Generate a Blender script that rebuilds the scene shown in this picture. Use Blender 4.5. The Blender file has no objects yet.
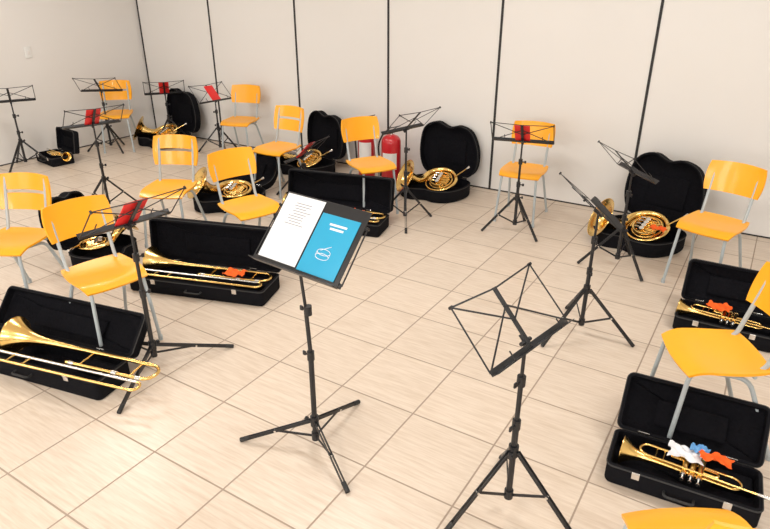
import bpy, math, random
from mathutils import Matrix, Vector
random.seed(3)
sc=bpy.context.scene
try:
    sc.view_settings.view_transform='Standard'
except Exception as e: print(e)
# ---------------- camera / survey model -----------------
F=617.0; H=1.95; PITCH=math.radians(24.8); YAW=math.radians(32.07)
cp,sp=math.cos(PITCH),math.sin(PITCH); cy,sy=math.cos(YAW),math.sin(YAW)
def rot_room(xc,yc): return (xc*cy-yc*sy, xc*sy+yc*cy)
def U(px,py,z=0.0):
    u=px-385; v=py-264.5
    s=(H-z)/(F*sp+v*cp)
    X,Y=rot_room(u*s,(F*cp-v*sp)*s)
    return Vector((X,Y,z))
def Hz(P,py):
    yc=-P.x*sy+P.y*cy; v=py-264.5
    return H-yc*(F*sp+v*cp)/(F*cp-v*sp)
def A(deg): return math.radians(deg)+YAW

cam=bpy.data.cameras.new('camera'); co=bpy.data.objects.new('camera',cam)
sc.collection.objects.link(co); sc.camera=co
co.location=(0,0,H); co.rotation_euler=(math.pi/2-PITCH,0,YAW)
cam.sensor_width=36; cam.lens=36*F/770; cam.clip_start=0.05

# ---------------- materials -----------------
def mat(name,col,rough=.5,metal=0,noise=0,nscale=30,bump=0,coat=0,spec=None):
    m=bpy.data.materials.new(name); m.use_nodes=True
    nt=m.node_tree; b=nt.nodes['Principled BSDF']
    b.inputs['Base Color'].default_value=(*col,1); b.inputs['Roughness'].default_value=rough
    b.inputs['Metallic'].default_value=metal
    if coat: b.inputs['Coat Weight'].default_value=coat
    if spec is not None: b.inputs['Specular IOR Level'].default_value=spec
    if noise or bump:
        tc=nt.nodes.new('ShaderNodeTexCoord'); n=nt.nodes.new('ShaderNodeTexNoise')
        n.inputs['Scale'].default_value=nscale; n.inputs['Detail'].default_value=4
        nt.links.new(tc.outputs['Object'],n.inputs['Vector'])
        if noise:
            r=nt.nodes.new('ShaderNodeMix'); r.data_type='RGBA'
            r.inputs['A'].default_value=(*[c*(1-noise) for c in col],1)
            r.inputs['B'].default_value=(*[min(1,c*(1+noise)) for c in col],1)
            nt.links.new(n.outputs['Fac'],r.inputs['Factor']); nt.links.new(r.outputs['Result'],b.inputs['Base Color'])
        if bump:
            bp=nt.nodes.new('ShaderNodeBump'); bp.inputs['Strength'].default_value=bump; bp.inputs['Distance'].default_value=.01
            nt.links.new(n.outputs['Fac'],bp.inputs['Height']); nt.links.new(bp.outputs['Normal'],b.inputs['Normal'])
    return m
M_yel=mat('yellow_laminate',(.97,.42,.010),.33,noise=.04,nscale=8,coat=.15)
M_grey=mat('grey_painted_tube',(.42,.47,.49),.35,noise=.03)
M_blk=mat('black_metal',(.012,.012,.014),.38)
M_rub=mat('rubber',(.02,.02,.02),.7)
M_case=mat('case_cordura',(.007,.007,.009),.9,noise=.3,nscale=200,bump=.3,spec=.12)
M_plush=mat('case_plush',(.006,.006,.008),.95,noise=.5,nscale=60,bump=.5,spec=.08)
M_brass=mat('lacquered_brass',(.92,.63,.22),.2,1)
M_silver=mat('nickel',(.75,.74,.72),.25,1)
M_red=mat('red_folder',(.80,.02,.02),.4)
M_ext=mat('extinguisher_red',(.55,.012,.02),.3,coat=.4)
M_orange=mat('orange_cloth',(.95,.13,.01),.85,noise=.1,nscale=40)
M_white=mat('paper',(.82,.83,.86),.6)
M_ink=mat('ink',(.25,.25,.28),.7)
M_blue=mat('brochure_blue',(.02,.36,.60),.4)
M_lblue=mat('cloth_blue',(.15,.40,.75),.7)
M_trim=mat('dark_joint',(.018,.016,.016),.6)
M_plast=mat('white_plastic',(.8,.8,.78),.4)

def wallmat(name):
    m=bpy.data.materials.new(name); m.use_nodes=True; nt=m.node_tree; b=nt.nodes['Principled BSDF']
    g=nt.nodes.new('ShaderNodeNewGeometry'); n=nt.nodes.new('ShaderNodeTexNoise')
    n.inputs['Scale'].default_value=.9; n.inputs['Detail'].default_value=3
    nt.links.new(g.outputs['Position'],n.inputs['Vector'])
    r=nt.nodes.new('ShaderNodeMix'); r.data_type='RGBA'
    r.inputs['A'].default_value=(.76,.735,.70,1); r.inputs['B'].default_value=(.81,.79,.765,1)
    nt.links.new(n.outputs['Fac'],r.inputs['Factor']); nt.links.new(r.outputs['Result'],b.inputs['Base Color'])
    b.inputs['Roughness'].default_value=.35
    return m
M_wall=wallmat('painted_panel')

def floormat():
    m=bpy.data.materials.new('ceramic_tile'); m.use_nodes=True; nt=m.node_tree; N=nt.nodes; L=nt.links
    b=N['Principled BSDF']; g=N.new('ShaderNodeNewGeometry')
    T=.43
    def math_(op,a,bv=None,c=None):
        n=N.new('ShaderNodeMath'); n.operation=op
        for i,x in enumerate((a,bv,c)):
            if x is None: continue
            if isinstance(x,(int,float)): n.inputs[i].default_value=x
            else: L.new(x,n.inputs[i])
        return n.outputs[0]
    sx=N.new('ShaderNodeSeparateXYZ'); L.new(g.outputs['Position'],sx.inputs[0])
    ux=math_('DIVIDE',math_('ADD',sx.outputs[0],20.11),T); uy=math_('DIVIDE',math_('ADD',sx.outputs[1],20.2),T)
    fx=math_('FRACT',ux); fy=math_('FRACT',uy)
    dx=math_('ABSOLUTE',math_('SUBTRACT',fx,.5)); dy=math_('ABSOLUTE',math_('SUBTRACT',fy,.5))
    d=math_('MAXIMUM',dx,dy)
    gr=N.new('ShaderNodeMapRange'); gr.inputs['From Min'].default_value=.4890; gr.inputs['From Max'].default_value=.4930
    L.new(d,gr.inputs['Value'])
    cm=N.new('ShaderNodeCombineXYZ'); L.new(math_('FLOOR',ux),cm.inputs[0]); L.new(math_('FLOOR',uy),cm.inputs[1])
    wn=N.new('ShaderNodeTexWhiteNoise'); L.new(cm.outputs[0],wn.inputs['Vector'])
    mp=N.new('ShaderNodeVectorMath'); mp.operation='MULTIPLY'; mp.inputs[1].default_value=(6,75,1); L.new(g.outputs['Position'],mp.inputs[0])
    ad=N.new('ShaderNodeVectorMath'); ad.operation='MULTIPLY_ADD'; L.new(wn.outputs['Color'],ad.inputs[0]); ad.inputs[1].default_value=(40,40,40); L.new(mp.outputs[0],ad.inputs[2])
    ns=N.new('ShaderNodeTexNoise'); ns.inputs['Scale'].default_value=1; ns.inputs['Detail'].default_value=5; ns.inputs['Roughness'].default_value=.6
    L.new(ad.outputs[0],ns.inputs['Vector'])
    cr=N.new('ShaderNodeValToRGB'); L.new(ns.outputs['Fac'],cr.inputs[0])
    cr.color_ramp.elements[0].position=.3; cr.color_ramp.elements[0].color=(.63,.51,.40,1)
    cr.color_ramp.elements[1].position=.62; cr.color_ramp.elements[1].color=(.75,.64,.53,1)
    hv=N.new('ShaderNodeMix'); hv.data_type='RGBA'; hv.blend_type='MULTIPLY'
    L.new(cr.outputs[0],hv.inputs['A'])
    vr=N.new('ShaderNodeMapRange'); L.new(wn.outputs['Value'],vr.inputs['Value']); vr.inputs['To Min'].default_value=.95; vr.inputs['To Max'].default_value=1.0
    L.new(vr.outputs[0],hv.inputs['B']); hv.inputs['Factor'].default_value=1
    mx=N.new('ShaderNodeMix'); mx.data_type='RGBA'; L.new(gr.outputs[0],mx.inputs['Factor']); L.new(hv.outputs['Result'],mx.inputs['A'])
    mx.inputs['B'].default_value=(.37,.285,.22,1)
    L.new(mx.outputs['Result'],b.inputs['Base Color'])
    rr=N.new('ShaderNodeMapRange'); L.new(gr.outputs[0],rr.inputs['Value']); rr.inputs['To Min'].default_value=.33; rr.inputs['To Max'].default_value=.8
    L.new(rr.outputs[0],b.inputs['Roughness'])
    bp=N.new('ShaderNodeBump'); bp.invert=True; bp.inputs['Distance'].default_value=.002; bp.inputs['Strength'].default_value=.6
    L.new(gr.outputs[0],bp.inputs['Height']); L.new(bp.outputs[0],b.inputs['Normal'])
    return m
M_floor=floormat()

# ---------------- mesh builder -----------------
class MB:
    def __init__(s): s.v=[];s.f=[];s.m=[];s.mats=[];s.M=Matrix()
    def mi(s,m):
        if m not in s.mats: s.mats.append(m)
        return s.mats.index(m)
    def add(s,vs,fs,m):
        o=len(s.v); k=s.mi(m)
        for p in vs: s.v.append(tuple(s.M@Vector(p)))
        for f in fs: s.f.append([i+o for i in f]); s.m.append(k)
    def loft(s,rings,m,cap0=True,cap1=True):
        n=len(rings[0]); vs=[p for r in rings for p in r]; fs=[]
        for i in range(len(rings)-1):
            for j in range(n):
                a=i*n+j;b=i*n+(j+1)%n; fs.append([a,b,b+n,a+n])
        if cap0: fs.append(list(range(n))[::-1])
        if cap1: fs.append([(len(rings)-1)*n+j for j in range(n)])
        s.add(vs,fs,m)
    def tube(s,path,r,m,n=8,caps=True,closed=False):
        P=[Vector(p) for p in path]; k=len(P)
        if not isinstance(r,(list,tuple)): r=[r]*k
        T=[]
        for i in range(k):
            if closed: t=P[(i+1)%k]-P[i-1]
            else: t=P[min(i+1,k-1)]-P[max(i-1,0)]
            T.append(t.normalized())
        up=Vector((0,0,1)) if abs(T[0].z)<.9 else Vector((1,0,0))
        N=(up-T[0]*up.dot(T[0])).normalized(); rings=[]
        for i in range(k):
            N=(N-T[i]*N.dot(T[i])).normalized(); B=T[i].cross(N)
            rings.append([P[i]+(N*math.cos(2*math.pi*j/n)+B*math.sin(2*math.pi*j/n))*r[i] for j in range(n)])
        if closed: rings.append(rings[0]); caps=False
        s.loft(rings,m,caps,caps)
    def box(s,c,sz,m,b=.004,R=None):
        x,y,z=[q/2 for q in sz]; b=min(b,x*.9,y*.9,z*.9)
        rings=[]
        for zz,ins in ((-z,b),(-z+b,0),(z-b,0),(z,b)):
            rings.append(rrect(x-ins,y-ins,max(b*1.2-ins,b*.3),zz,2))
        Mt=Matrix.Translation(c)@(R if R else Matrix())
        rings=[[Mt@Vector(p) for p in r] for r in rings]
        s.loft(rings,m)
    def bar(s,a,b,w,t,m,up=(0,0,1)):
        a=Vector(a);b=Vector(b);d=(b-a); L=d.length; x=d.normalized(); u=Vector(up)
        y=u.cross(x)
        if y.length<1e-3: y=Vector((0,1,0)).cross(x)
        y.normalize(); z=x.cross(y)
        R=Matrix((x,y,z)).transposed().to_4x4()
        s.box((a+b)/2,(L,w,t),m,min(w,t)*.2,R)
    def lathe(s,prof,m,n=20,c=(0,0,0)):
        s.loft([[Vector((c[0]+r*math.cos(2*math.pi*j/n),c[1]+r*math.sin(2*math.pi*j/n),c[2]+z)) for j in range(n)] for r,z in prof],m)
    def tgrid(s,fn,nu,nv,th,m,skip=()):
        skip=set(skip)
        pt=[[Vector(fn(i/nu,j/nv)) for j in range(nv+1)] for i in range(nu+1)]
        def nrm(i,j):
            a=pt[min(i+1,nu)][j]-pt[max(i-1,0)][j]; b=pt[i][min(j+1,nv)]-pt[i][max(j-1,0)]
            return a.cross(b).normalized()
        W=nv+1; vs=[];
        for i in range(nu+1):
            for j in range(W): vs.append(pt[i][j])
        for i in range(nu+1):
            for j in range(W): vs.append(pt[i][j]-nrm(i,j)*th)
        o=(nu+1)*W; fs=[]
        idx=lambda i,j:i*W+j
        has=lambda i,j:0<=i<nu and 0<=j<nv and (i,j) not in skip
        for i in range(nu):
            for j in range(nv):
                if not has(i,j): continue
                a,b,c,d=idx(i,j),idx(i+1,j),idx(i+1,j+1),idx(i,j+1)
                fs.append([a,b,c,d]); fs.append([a+o,d+o,c+o,b+o])
                for (ni,nj,p,q) in ((i,j-1,a,b),(i+1,j,b,c),(i,j+1,c,d),(i-1,j,d,a)):
                    if not has(ni,nj): fs.append([q,p,p+o,q+o])
        s.add(vs,fs,m)
    def mesh(s,name):
        me=bpy.data.meshes.new(name); me.from_pydata(s.v,[],s.f)
        for m in s.mats: me.materials.append(m)
        me.polygons.foreach_set('material_index',s.m); me.polygons.foreach_set('use_smooth',[True]*len(s.f))
        me.update(); me.validate()
        try: me.set_sharp_from_angle(angle=math.radians(38))
        except Exception as e: print(e)
        return me
    def obj(s,name,Mw=None,me=None):
        me=me or s.mesh(name); o=bpy.data.objects.new(name,me); sc.collection.objects.link(o)
        if Mw is not None: o.matrix_world=Mw
        return o
def rrect(x,y,r,z,k=4):
    out=[]
    for cx,cy_,a0 in ((x-r,y-r,0),(-x+r,y-r,90),(-x+r,-y+r,180),(x-r,-y+r,270)):
        for i in range(k+1):
            a=math.radians(a0+90*i/k); out.append(Vector((cx+r*math.cos(a),cy_+r*math.sin(a),z)))
    return out
def fillet(pts,r,k=5):
    P=[Vector(p) for p in pts]; out=[P[0]]
    for i in range(1,len(P)-1):
        a=(P[i-1]-P[i]);b=(P[i+1]-P[i]); ra=min(r,a.length*.49); rb=min(r,b.length*.49)
        p0=P[i]+a.normalized()*ra;p2=P[i]+b.normalized()*rb
        for j in range(k+1):
            t=j/k; out.append(p0*(1-t)**2+P[i]*2*t*(1-t)+p2*t*t)
    out.append(P[-1]); return out
def arc(cx,cy_,r,a0,a1,z=0,k=12):
    return [Vector((cx+r*math.cos(math.radians(a0+(a1-a0)*i/k)),cy_+r*math.sin(math.radians(a0+(a1-a0)*i/k)),z)) for i in range(k+1)]
def crclosed(pts,k=4):
    n=len(pts); out=[]
    for i in range(n):
        p0,p1,p2,p3=[Vector(pts[(i+d)%n]) for d in (-1,0,1,2)]
        for j in range(k):
            t=j/k
            out.append(.5*((2*p1)+(p2-p0)*t+(2*p0-5*p1+4*p2-p3)*t*t+(3*p1-p0-3*p2+p3)*t**3))
    return out
def XF(P,ang,z=0): return Matrix.Translation((P.x,P.y,z))@Matrix.Rotation(ang,4,'Z')

# ---------------- room -----------------
XL,XR,YB,YF,ZC=-7.42,3.6,5.70,-3.2,3.1
def slab(name,lo,hi,m):
    b=MB(); c=[(lo[i]+hi[i])/2 for i in range(3)]; x,y,z=[(hi[i]-lo[i])/2 for i in range(3)]
    vs=[(sx*x,sy_*y,sz*z) for sx in(-1,1) for sy_ in(-1,1) for sz in(-1,1)]
    b.add(vs,[[0,1,3,2],[4,6,7,5],[0,4,5,1],[2,3,7,6],[0,2,6,4],[1,5,7,3]],m); me=b.mesh(name)
    for p in me.polygons: p.use_smooth=False
    return b.obj(name,Matrix.Translation(c),me)
slab('floor',(XL-.1,YF-.1,-.1),(XR+.1,YB+.1,0),M_floor)
slab('ceiling',(XL-.1,YF-.1,ZC),(XR+.1,YB+.1,ZC+.1),M_plast)
slab('wall_back',(XL,YB,0),(XR,YB+.1,ZC),M_wall)
slab('wall_left',(XL-.1,YF,0),(XL,YB+.1,ZC),M_wall)
slab('wall_right',(XR,YF,0),(XR+.1,YB+.1,ZC),M_wall)
slab('wall_front',(XL,YF-.1,0),(XR,YF,ZC),M_wall)
for i,x in enumerate((-7.40,-6.09,-4.75,-3.53,-2.31,-.96,.34,1.64,2.94)):
    slab('trim_%d'%(i+1),(x-.011,YB-.006,0),(x+.011,YB+.001,ZC),M_trim)
slab('baseboard_back',(XL,YB-.004,0),(XR,YB+.001,.012),M_trim)  # thin dark strip stands for the gap at floor level
slab('baseboard_left',(XL-.001,YF,0),(XL+.004,YB,.012),M_trim)  # same dark gap line along the left wall
# added unseen windows on front wall; glowing panes and area lamps supply fill
M_glow=mat('window_glow',(.9,.95,1),.3)
b_=M_glow.node_tree.nodes['Principled BSDF']; b_.inputs['Emission Color'].default_value=(.95,.97,1,1); b_.inputs['Emission Strength'].default_value=1.0  # emission for the added panes and lamp tubes
for i,x in enumerate((-4.8,-1.6,1.6)):
    b=MB(); b.box((0,0,0),(1.8,.03,1.2),M_glow,.002)
    for q in(-.9,0,.9): b.box((q,.02,0),(.05,.04,1.25),M_plast,.004)
    for q in(-.62,.62): b.box((0,.02,q),(1.85,.04,.05),M_plast,.004)
    b.obj('window_%d'%(i+1),Matrix.Translation((x,YF+.02,1.7)))
def area(name,loc,rot,sx,sy_,e,col):
    l=bpy.data.lights.new(name,'AREA'); l.shape='RECTANGLE'; l.size=sx; l.size_y=sy_; l.energy=e; l.color=col
    o=bpy.data.objects.new(name,l); sc.collection.objects.link(o); o.location=loc; o.rotation_euler=rot
    return o
for i,(x,e) in enumerate(((-4.8,40),(-1.6,75),(1.6,80))):
    area('window_daylight',(x,YF+.09,1.75),(math.radians(80),0,0),1.7,1.1,e,(1,.985,.96))  # area lamp added in front of each made-up pane
for x in (-5.4,-2.4,.8):
    for y in (-.6,3.2):
        b=MB(); b.box((0,0,0),(1.3,.32,.06),M_plast,.01)  # unseen ceiling fittings, added to carry the fill lamps
        for q in(-.07,.07): b.tube([(-.6,q,-.045),(.6,q,-.045)],.014,M_glow,8)
        b.obj('ceiling_lamp',Matrix.Translation((x,y,ZC-.03)))
        area('ceiling_light',(x,y,ZC-.1),(0,0,0),1.25,.3,36,(1,.97,.93))  # area lamp added below the fitting to brighten the room

# ---------------- chair -----------------
def chair_mesh(slot):
    b=MB(); a=.34
    def seat(u,v):
        x=(u-.5)*2;y=(v-.5)*2
        X=x*math.sqrt(1-a*y*y/2)*.188; Y=y*math.sqrt(1-a*x*x/2)*.185
        Z=.452-.012*(1-x*x)*(1-y*y)*1.0 - (.03*max(0,y-.45)**2/.3) + .012*max(0,-y-.5)
        return (X,Y,Z)
    b.tgrid(seat,14,14,.012,M_yel)
    hh0,zc=(.118,.692) if slot else (.103,.715)
    def back(u,v):
        x=(u-.5)*2;y=(v-.5)*2
        X=x*math.sqrt(1-.30*y*y/2)*.187; hh=y*math.sqrt(1-.22*x*x/2)*hh0
        Yb=-.215-.050*(1-x*x)*.9-hh*.22+.02
        return (-X,Yb,zc+hh)
    sk=[(i,j) for i in range(2,16) for j in (5,)] if slot else []
    b.tgrid(back,18,11,.011,M_yel,sk)
    for sx in(-1,1):
        x=.140*sx
        b.tube(fillet([(x*1.22,.19,0.012),(x*1.05,.15,.435),(x,-.15,.432),(x*1.02,-.246,.80)],.055),.0105,M_grey,8)
        b.tube(fillet([(x*1.28,-.26,.012),(x*1.05,-.10,.40),(x*1.02,.08,.430)],.06),.0105,M_grey,8)
        for (fx,fy) in((x*1.22,.19),(x*1.28,-.26)):
            b.tube([(fx,fy,0),(fx,fy,.03)],.0135,M_grey,8)
    b.tube([(-.148,.13,.425),(.148,.13,.425)],.009,M_grey,8)
    b.tube([(-.148,-.12,.41),(.148,-.12,.41)],.009,M_grey,8)
    return b.mesh('school_chair')
CH=[chair_mesh(False),chair_mesh(True)]
chairs={}
def chair(key,seat,back,slot=0,ang=None):
    S=U(seat[0],seat[1],.45); B=U(back[0],back[1],.71); d=S-B
    yaw=math.atan2(d.y,d.x) if ang is None else A(ang)
    chairs[key]=S
    o=bpy.data.objects.new('school_chair',CH[slot]); sc.collection.objects.link(o)
    o.matrix_world=XF(S,yaw-math.pi/2)
chair('C1',(116,113),(105,84),1,282)
chair('C2',(240,120),(250,93),0)
chair('C3',(277,147),(292,119),1,238)
chair('C4',(371,163),(356,127),0,298)
chair('C5',(169,187),(177,153),1,264)
chair('C6',(250,205),(231,164),0)
chair('C7',(12,239),(22,196),1,262)
chair('C8',(104,271),(75,217),0)
chair('C9',(524,169),(535,133),0)
chair('C10',(713,223),(742,185),0,222)
chair('C11',(714,350),(768,310),0,176)
chair('C12',(704,550),(745,490),0,ang=93)

# ---------------- music stand -----------------
def stand(g,d,face,tilt=42,legyaw=0,r=.27,collar=.30,folder=None,solid=False,flat=False,dx=0):
    P=U(*g); zc=Hz(P,d[1]); t=math.radians(tilt)
    ztop=zc-.10*math.cos(t)
    yaw=(A(face) if not isinstance(face,str) else math.atan2(chairs[face].y-P.y,chairs[face].x-P.x))
    b=MB(); b.M=Matrix()
    lm=Matrix.Rotation(A(legyaw)-(yaw-math.pi/2),4,'Z')
    bot=.035 if flat else .07
    b.tube([(0,0,bot),(0,0,ztop*.55)],.0125,M_blk,12)
    b.tube([(0,0,ztop*.55),(dx*.4,0,ztop*.8)],.0095,M_blk,12)
    b.tube([(dx*.4,0,ztop*.8),(dx,0,ztop)],.007,M_blk,10)
    for z in(ztop*.55,ztop*.8):
        b.tube([(0,0,z-.03),(0,0,z+.012)],.0165,M_blk,12)
        b.tube([(0,0,z-.01),(.032,0,z-.01)],.005,M_blk,6); b.box((.038,0,z-.01),(.016,.008,.022),M_blk,.002)
    b.tube([(0,0,collar-.025),(0,0,collar+.025)],.02,M_blk,12)
    b.tube([(0,0,bot-.01),(0,0,bot+.03)],.018,M_blk,12)
    b.tube([(0,0,collar),(.035,.01,collar)],.005,M_blk,6); b.tube([(.033,.01,collar),(.045,.013,collar)],.011,M_blk,8)
    for k in range(3):
        R=lm@Matrix.Rotation(k*2*math.pi/3,4,'Z')
        top=R@Vector((.018,0,collar)); foot=R@Vector((r,0,.012))
        mid=top.lerp(foot,.52)
        side=R@Vector((0,1,0)); off=side*.006
        upv=R@Vector((collar,0,r)).normalized()
        b.bar(top+off,foot+off,.004,.016,M_blk,up=upv); b.bar(top-off,foot-off,.004,.016,M_blk,up=upv)
        b.bar(R@Vector((.016,0,bot+.01)),mid,.005,.012,M_blk,up=(0,0,1))
        b.tube([mid-off*1.8,mid+off*1.8],.006,M_silver,6)
        dirf=(foot-top).normalized()
        b.tube([foot-dirf*.035,foot+dirf*.012],.0115,M_rub,8)
    D=Matrix.Translation((dx,0,ztop))@Matrix.Rotation(t,4,'X')
    b.M=D
    W=.245; hb=-.02; ht=.25
    b.tube([(0,0,-.03),(0,0,.03)],.011,M_blk,10); b.tube([(-.03,0,0),(.03,0,0)],.008,M_blk,8)
    b.bar((0,.008,hb-.01),(0,.008,ht-.03),.022,.005,M_blk,up=(0,1,0))
    if solid:
        b.box((0,.016,.135),(.46,.004,.325),M_blk,.0015)
        b.box((0,.03,hb-.012),(.46,.04,.004),M_blk,.001)
    for sx in(-1,1):
        b.bar((0,.014,hb),(sx*W,.014,hb),.003,.022,M_blk,up=(0,0,1))
        b.bar((0,.03,hb-.01),(sx*W,.03,hb-.01),.034,.003,M_blk,up=(0,0,1))
        BR=Vector((sx*W,.014,hb)); TR=Vector((sx*(W-.005),.012,ht-.02)); C=Vector((0,.012,.115)); T0=Vector((0,.012,ht-.035))
        for p,q in((BR,TR),(TR,T0),(TR,C+Vector((0,0,-.03))),(BR,C+Vector((0,0,.03))),):
            b.bar(p,q,.0065,.0035,M_blk,up=(0,1,0))
        b.tube([TR-Vector((0,.008,0)),TR+Vector((0,.008,0))],.006,M_blk,6)
        if not solid:
            b.bar((sx*.15,.05,hb-.01),(sx*.15,.05,hb+.03),.006,.003,M_blk,up=(0,1,0))
            b.bar((sx*.15,.03,hb-.01),(sx*.15,.05,hb-.01),.006,.003,M_blk)
    b.M=Matrix()
    Mw=XF(P,yaw-math.pi/2); b.obj('music_stand',Mw)
    if folder:
        f=MB(); x0=folder[0]; w=folder[1]; hh=folder[2]
        f.box((x0,.024,hb+hh/2),(w,.003,hh),M_red,.001); f.box((x0+.001,.027,hb+hh/2),(w-.008,.003,hh-.008),M_white,.001); f.box((x0,.030,hb+hh/2),(w,.0025,hh),M_red,.001)
        f.bar((x0-w/2,.0275,hb),(x0-w/2,.0275,hb+hh),.009,.008,M_red,up=(0,1,0))
        f.obj('red_music_folder',Mw@D)
    return Mw@D
fol=(0.0,.115,.21)
stand((27,167),(21,95),120,45,20)
stand((112,150),(104,85),95,45,80)
stand((110,210),(95,117),130,45,40,folder=fol)
stand((172,142),(165,88),110,45,0,folder=fol)
stand((221,152),(214,94),'C2',45,60,folder=fol)
stand((305,195),(310,150),'C3',45,60,folder=fol)
stand((405,222),(406,121),'C4',45,30)
stand((514,231),(514,133),'C9',45,-60,folder=fol)
stand((616,266),(629,163),10,45,-70)
stand((580,333),(596,202),0,50,-30,r=.30)
stand((156,365),(118,212),'C8',45,25,r=.42,collar=.13,folder=fol)
D12=stand((316,443),(305,253),233,43,-62,r=.34,collar=.13,solid=True,flat=True,dx=.035)
stand((507,508),(513,324),316,45,-35,r=.28,collar=.30)

# papers on the centre stand
p=MB(); p.box((.112,.021,.14),(.215,.0015,.30),M_white,.0005)
for i in range(9): p.box((.112+random.uniform(-.01,.01),.0222,.255-i*.012),(.06+random.random()*.05,.0006,.0028),M_ink,.0001)
p.obj('sheet_of_paper',D12)
p=MB(); p.box((-.105,.0215,.115),(.20,.002,.26),M_blue,.0005)
for i,w in enumerate((.09,.07)): p.box((-.11,.023,.205-i*.018),(w,.0008,.009),M_white,.0001)
for zz,rr in((.085,.034),(.066,.034)):
    p.tube([(-.10+rr*math.cos(a*.3142),.0235,zz+rr*.38*math.sin(a*.3142)) for a in range(20)],.0012,M_white,4,closed=True)
for q in(-.034,.034): p.tube([(-.10+q,.0235,.066),(-.10+q,.0235,.085)],.0012,M_white,4)
p.tube([(-.08,.0235,.09),(-.125,.0235,.115)],.0012,M_white,4)
p.obj('blue_brochure',D12)

# ---------------- cases -----------------
def offset(o,t):
    n=len(o); out=[]
    for i in range(n):
        d=(o[(i+1)%n]-o[i-1]).normalized(); out.append(Vector((o[i].x-d.y*t,o[i].y+d.x*t,0)))
    return out
def at(o,z): return [Vector((p.x,p.y,z)) for p in o]
def tray(b,out,z0,z1,th=.014,floor=.02,padz=None):
    e=.012; i1=offset(out,th)
    rings=[at(offset(out,e),z0),at(offset(out,e*.3),z0+e*.3),at(out,z0+e),at(out,z1-.004),at(offset(out,.003),z1),at(i1,z1)]
    b.loft(rings,M_case,True,False)
    b.loft([at(i1,z1),at(offset(out,th+.004),z0+floor+.01),at(offset(out,th+.02),z0+floor)],M_plush,False,True)
    b.tube(at(offset(out,.0),z1-.006),.004,M_rub,5,closed=True)
def place2(a,bp,W):
    Pa,Pb=U(*a),U(*bp); d=(Pb-Pa); ang=math.atan2(d.y,d.x); c=(Pa+Pb)/2; n=Vector((-d.y,d.x,0)).normalized()
    return XF(c+n*W/2,ang)
def case(name,out,hy,hb,hl,opn,Mw,latches=(),name_in=None):
    b=MB(); tray(b,out,0,hb)
    rot=math.radians(180-opn)
    Lm=Matrix.Translation((0,hy+.004,hb))@Matrix.Rotation(rot,4,'X')
    b.M=Lm
    lo=[Vector((p.x,-(p.y-hy),0)) for p in out][::-1]
    tray(b,lo,-hl,0)
    xs=[p.x for p in out]; w=(max(xs)-min(xs))*.5; ly=[p.y for p in lo]; hh=max(ly)
    b.box((0,hh*.45,-hl+.028),(w,hh*.45,.012),M_plush,.004)
    b.M=Matrix()
    for q in(-.3,.3):
        b.box((q*(max(xs)-min(xs)),hy+.003,hb-.012),(.05,.006,.05),M_silver,.001)
    fy=min(p.y for p in out)
    for q in latches:
        b.box((q,fy-.002,hb-.02),(.032,.006,.034),M_silver,.002); b.tube([(q-.014,fy-.006,hb-.006),(q+.014,fy-.006,hb-.006)],.004,M_silver,6)
    if latches:
        b.tube(fillet([(-.055,fy,hb*.5),(-.055,fy-.03,hb*.5),(.055,fy-.03,hb*.5),(.055,fy,hb*.5)],.02),.006,M_rub,6)
    W=max(xs)-min(xs)
    if latches:
        b.box((W*.33,hy*.55,hb*.36),(W*.26,hy*.7,hb*.5),M_plush,.01)
    return b.obj(name,Mw)
def rect(L,W,r=.03): return at(rrect(L/2,W/2,r,0,4),0)
def ccw(o):
    a=sum(o[i-1].x*o[i].y-o[i].x*o[i-1].y for i in range(len(o))); return o if a>0 else o[::-1]
HB=crclosed([(-.25,.17,0),(-.16,.22,0),(0,.225,0),(.17,.22,0),(.26,.14,0),(.27,-.02,0),(.2,-.18,0),(.08,-.23,0),(-.02,-.21,0),(-.14,-.25,0),(-.26,-.18,0),(-.29,.02,0)][::-1],4)
def horn_outline(s): return ccw([Vector(p)*s for p in HB])

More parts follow.
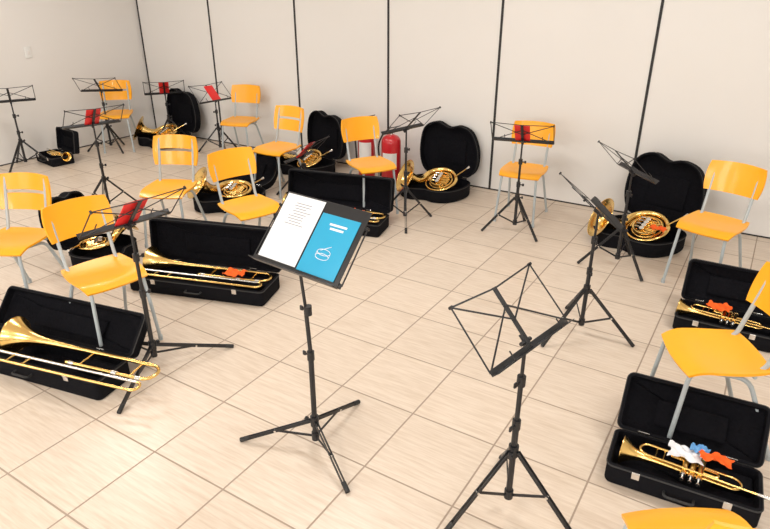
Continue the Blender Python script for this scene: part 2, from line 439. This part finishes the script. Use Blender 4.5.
# ---------------- instruments -----------------
def flare(p0,d,r0,r1,L,k=14,pw=5):
    p0=Vector(p0); d=Vector(d).normalized(); P=[];R=[]
    for i in range(k+1):
        t=i/k; P.append(p0+d*L*t); R.append(r0+(r1*.35-r0)*t*.6+(r1-(r0+(r1*.35-r0)*.6))*t**pw)
    return P,R
def trumpet_mesh():
    b=MB(); z=0
    P,R=flare((.02,.035,0),(1,0,0),.007,.061,.24)
    b.tube([(-.16,.035,0)]+P,[.006]+R,M_brass,20,caps=False)
    b.tube([P[-1]+Vector((.001,math.cos(a*.2618)*.061,math.sin(a*.2618)*.061)) for a in range(24)],.0018,M_brass,5,closed=True)
    b.tube(arc(-.16,0,.035,90,270,0,10),.006,M_brass,10)
    b.tube([(-.16,-.035,0),(-.03,-.035,0)],.0062,M_brass,10)
    b.tube([(-.25,.035,.018),(.16,.035,.018)],.0052,M_brass,10)
    b.tube(arc(.16,0,.035,90,-90,.018,10),.0062,M_brass,10)
    b.tube([(.16,-.035,.018),(.03,-.035,.018)],.0062,M_brass,10)
    b.tube([(-.30,.035,.018),(-.25,.035,.018)],[.010,.006],M_silver,12); b.tube([(-.312,.035,.018),(-.30,.035,.018)],[.0135,.010],M_silver,12)
    for i in range(3):
        x=-.045+i*.03
        b.tube([(x,-.062,.005),(x,.062,.005)],.0125,M_brass,14); b.tube([(x,.062,.005),(x,.066,.005)],.0135,M_silver,14); b.tube([(x,-.068,.005),(x,-.062,.005)],.0135,M_silver,14)
        b.tube([(x,.066,.005),(x,.09,.005)],.003,M_silver,6); b.tube([(x,.09,.005),(x,.094,.005)],.008,M_silver,10)
    b.tube(fillet([(.02,-.03,.005),(.075,-.03,.005),(.075,-.052,.005),(.02,-.052,.005)],.012),.0055,M_brass,8)
    b.tube(fillet([(-.05,-.02,.005),(-.11,-.02,.005),(-.11,.01,.005),(-.05,.01,.005)],.014),.0055,M_brass,8)
    for x in(.10,.13): b.tube([(x,-.035,.018),(x,.035,.018)],.0025,M_brass,6)
    return b.mesh('trumpet')
def trombone_mesh():
    b=MB()
    P,R=flare((-.02,.06,0),(-1,0,0),.0115,.103,.44,18,5)
    b.tube([(.42,.06,0)]+P,[.0095]+R,M_brass,24,caps=False)
    b.tube([P[-1]+Vector((0,math.cos(a*.2618)*.103,math.sin(a*.2618)*.103)) for a in range(24)],.0022,M_brass,5,closed=True)
    b.tube(arc(.42,0,.06,90,-90,0,12),.009,M_brass,12)
    b.tube([(.42,-.06,0),(-.02,-.06,0)],.0085,M_brass,12)
    for x in(.36,.06): b.tube([(x,-.06,0),(x,.06,0)],.004,M_brass,8)
    for x in(.40,.26,.0): b.tube([(x,-.06,0),(x+.03,-.06,0)],.0115,M_silver,12)
    b.tube([(-.40,-.10,.01),(.44,-.10,.01)],.0068,M_silver,10); b.tube([(-.34,-.165,.01),(.44,-.165,.01)],.0068,M_brass,10)
    b.tube(arc(.44,-.1325,.0325,90,-90,.01,10),.0075,M_brass,10)
    for x in(-.30,-.20): b.tube([(x,-.10,.01),(x,-.165,.01)],.005,M_brass,8)
    b.tube([(-.40,-.10,.01),(-.44,-.10,.01)],[.007,.011],M_silver,12); b.tube([(-.44,-.10,.01),(-.455,-.10,.01)],[.011,.016],M_silver,12)
    return b.mesh('trombone')
def horn_mesh():
    b=MB()
    k=44; P=[];R=[]
    for i in range(k+1):
        t=i/k; a=math.radians(-250+430*t)
        rr=.125+.02*t
        P.append(Vector((.06+rr*math.cos(a),rr*math.sin(a),.012+.028*t))); R.append(.0075+.019*t**2)
    d=(P[-1]-P[-2]).normalized()
    e=P[-1]; n=10
    axis=Vector((-.62,-.42,.66)).normalized()
    p=e.copy()
    for i in range(1,n+1):
        t=i/n; dd=(d*(1-t)+axis*t).normalized(); p=p+dd*.016; P.append(p.copy()); R.append(.0265+.026*t**1.6)
    for i in range(1,11):
        t=i/10; p=p+axis*.009*(1.1-t*.7); P.append(p.copy()); R.append(.0525+.092*t**1.8)
    b.tube(P,R,M_brass,28,caps=False)
    T=axis; N=T.orthogonal().normalized(); B=T.cross(N)
    b.tube([p+(N*math.cos(q*.2094)+B*math.sin(q*.2094))*.1445 for q in range(30)],.0025,M_brass,5,closed=True)
    for r_,a0,a1,z in((.105,-60,200,.03),(.085,20,300,.045),(.066,-150,120,.02),(.092,100,330,.015)):
        b.tube(arc(.06,0,r_,a0,a1,z,20),.0075,M_brass,8)
    for i in range(4):
        y=-.045+i*.032
        b.tube([(.05,y,.005),(.05,y,.055)],.0155,M_brass,14); b.tube([(.05,y,.055),(.05,y,.06)],.0165,M_silver,14)
        b.tube(fillet([(.06,y,.03),(.135,y,.03),(.135,y+.018,.03),(.06,y+.018,.03)],.012),.0055,M_brass,8)
        b.tube([(.0,y,.06),(.03,y,.065)],.005,M_silver,6)
    b.tube([(.18,.05,.05),(.24,.16,.06)],[.006,.005],M_brass,8); b.tube([(.24,.16,.06),(.255,.19,.062)],[.005,.011],M_silver,10)
    return b.mesh('french_horn')
ME={'trumpet':trumpet_mesh(),'trombone':trombone_mesh(),'french_horn':horn_mesh()}
def inst(name,Mw,x=0,y=0,z=.07,rz=0,rx=0,ry=0,s=1):
    o=bpy.data.objects.new(name,ME[name]); sc.collection.objects.link(o)
    o.matrix_world=Mw@Matrix.Translation((x,y,z))@Matrix.Rotation(math.radians(rx),4,'X')@Matrix.Rotation(math.radians(ry),4,'Y')@Matrix.Rotation(math.radians(rz),4,'Z')@Matrix.Scale(s,4)
def cloth(name,m,Mw,x,y,z,w,h,seed=0):
    b=MB()
    def fn(u,v):
        return (x+(u-.5)*w*(1+.1*math.sin(v*7+seed)),y+(v-.5)*h*(1+.15*math.sin(u*6+seed)),z+.010*math.sin(u*9+seed)*math.cos(v*7+seed*2)+.006*math.sin(u*17+v*13))
    b.tgrid(fn,14,12,.003,m); return b.obj(name,Mw)

# trombone cases
Mw=place2((-45,362),(106,404),.24); case('trombone_case',rect(1.0,.24),.12,.12,.07,132,Mw,(-.3,.3)); inst('trombone',Mw,.27,.0,.150,4,0,2)
Mw=place2((126,290),(267,308),.30); case('trombone_case',rect(1.0,.30),.15,.11,.09,97,Mw,(-.3,.3)); inst('trombone',Mw,0,.03,.125,0)
cloth('orange_cloth',M_orange,Mw,.24,.0,.155,.14,.09)
Mw=place2((268,224),(384,239),.30); case('trombone_case',rect(.98,.30),.15,.11,.10,100,Mw,(-.3,.3)); inst('trombone',Mw,0,.03,.125,0)
cloth('orange_cloth',M_orange,Mw,.22,0,.155,.14,.09,1)
# trumpet cases
Mw=place2((606,482),(753,531),.26); case('trumpet_case',rect(.58,.26),.13,.10,.07,130,Mw,(-.17,.17)); inst('trumpet',Mw,.02,.0,.10,175)
cloth('polishing_cloth',M_white,Mw,.0,.05,.135,.13,.09,2); cloth('polishing_cloth',M_lblue,Mw,.05,.085,.15,.07,.04,5);cloth('orange_cloth',M_orange,Mw,.11,.04,.16,.12,.05,3)
Mw=place2((677,331),(766,353),.26); case('trumpet_case',rect(.54,.26),.13,.10,.07,107,Mw,(-.15,.15)); inst('trumpet',Mw,.0,0,.10,175)
cloth('orange_cloth',M_orange,Mw,-.05,.05,.14,.13,.09,4)
Mw=XF(U(56,162),A(-40)); case('trumpet_case',rect(.44,.26),.13,.10,.07,98,Mw,(-.12,.12)); inst('trumpet',Mw,.03,0,.10,0,s=.85)
# horn cases
def horncase(Mw,rz=0,opn=95,s=1.13,hx=-.02,hy_=0,rx=24,hs=None):
    case('french_horn_case',horn_outline(s),.225*s,.12,.09,opn,Mw); inst('french_horn',Mw,hx,hy_,.125,rz,rx,0,hs or s)
    return Mw
horncase(XF(Vector((-2.70,5.27,0)),math.radians(2)),0,93)
M7=horncase(XF(U(638,243),A(-48)),0,99,s=1.15); cloth('orange_cloth',M_orange,M7,.17,-.07,.2,.12,.08,5)
P2=U(182,140); horncase(XF(Vector((P2.x,5.24,0)),math.radians(-8)),0,94)
horncase(XF(U(308,172),A(-44)),0,95,1.05)
horncase(XF(U(232,205),A(-10)),0,150,1.1,rx=8)
horncase(XF(U(108,259),A(80)),120,96,.85,rx=0)

# ---------------- fire extinguishers -----------------
def exting(g,r,h):
    b=MB(); prof=[(r*.92,0),(r*.95,.015),(r,.03),(r,h*.74)]
    for i in range(1,7):
        a=i/6*math.pi/2; prof.append((r*math.cos(a)*.8+.018*(i/6)+r*.2*(1-i/6),h*.74+r*.8*math.sin(a)))
    b.lathe(prof,M_ext,28)
    z=h*.74+r*.8
    b.lathe([(.018,z-.005),(.018,z+.03),(.012,z+.035)],M_silver,14)
    b.bar((-.02,0,z+.04),(.09,0,z+.055),.018,.008,M_blk); b.bar((-.02,0,z+.06),(.095,0,z+.09),.018,.008,M_blk)
    b.tube(fillet([(-.01,0,z+.02),(-.07,-.02,z+.03),(-r-.03,-.03,z-.1),(-r-.015,-.02,h*.3)],.06),.009,M_rub,8)
    b.tube([(-r-.015,-.02,h*.3),(-r-.012,-.02,h*.3-.09)],[.009,.018],M_rub,10)
    b.tgrid(lambda u,v:((r+.0015)*math.sin((u-.5)*1.6),-(r+.0015)*math.cos((u-.5)*1.6),h*.3+v*h*.28),10,3,.001,M_plast)
    P=U(*g); b.obj('fire_extinguisher',XF(P,YAW*.6))
exting((367,178),.09,.70)
exting((391,184),.10,.60)
# light switch on left wall
b=MB(); b.box((0,0,0),(.012,.075,.12),M_plast,.003); b.box((.008,0,0),(.008,.025,.04),M_wall,.002)
b.obj('light_switch',Matrix.Translation((XL+.006,4.13,1.19)))
w=bpy.data.worlds.new('world'); sc.world=w; w.use_nodes=True
w.node_tree.nodes['Background'].inputs[0].default_value=(.9,.95,1,1); w.node_tree.nodes['Background'].inputs[1].default_value=.5
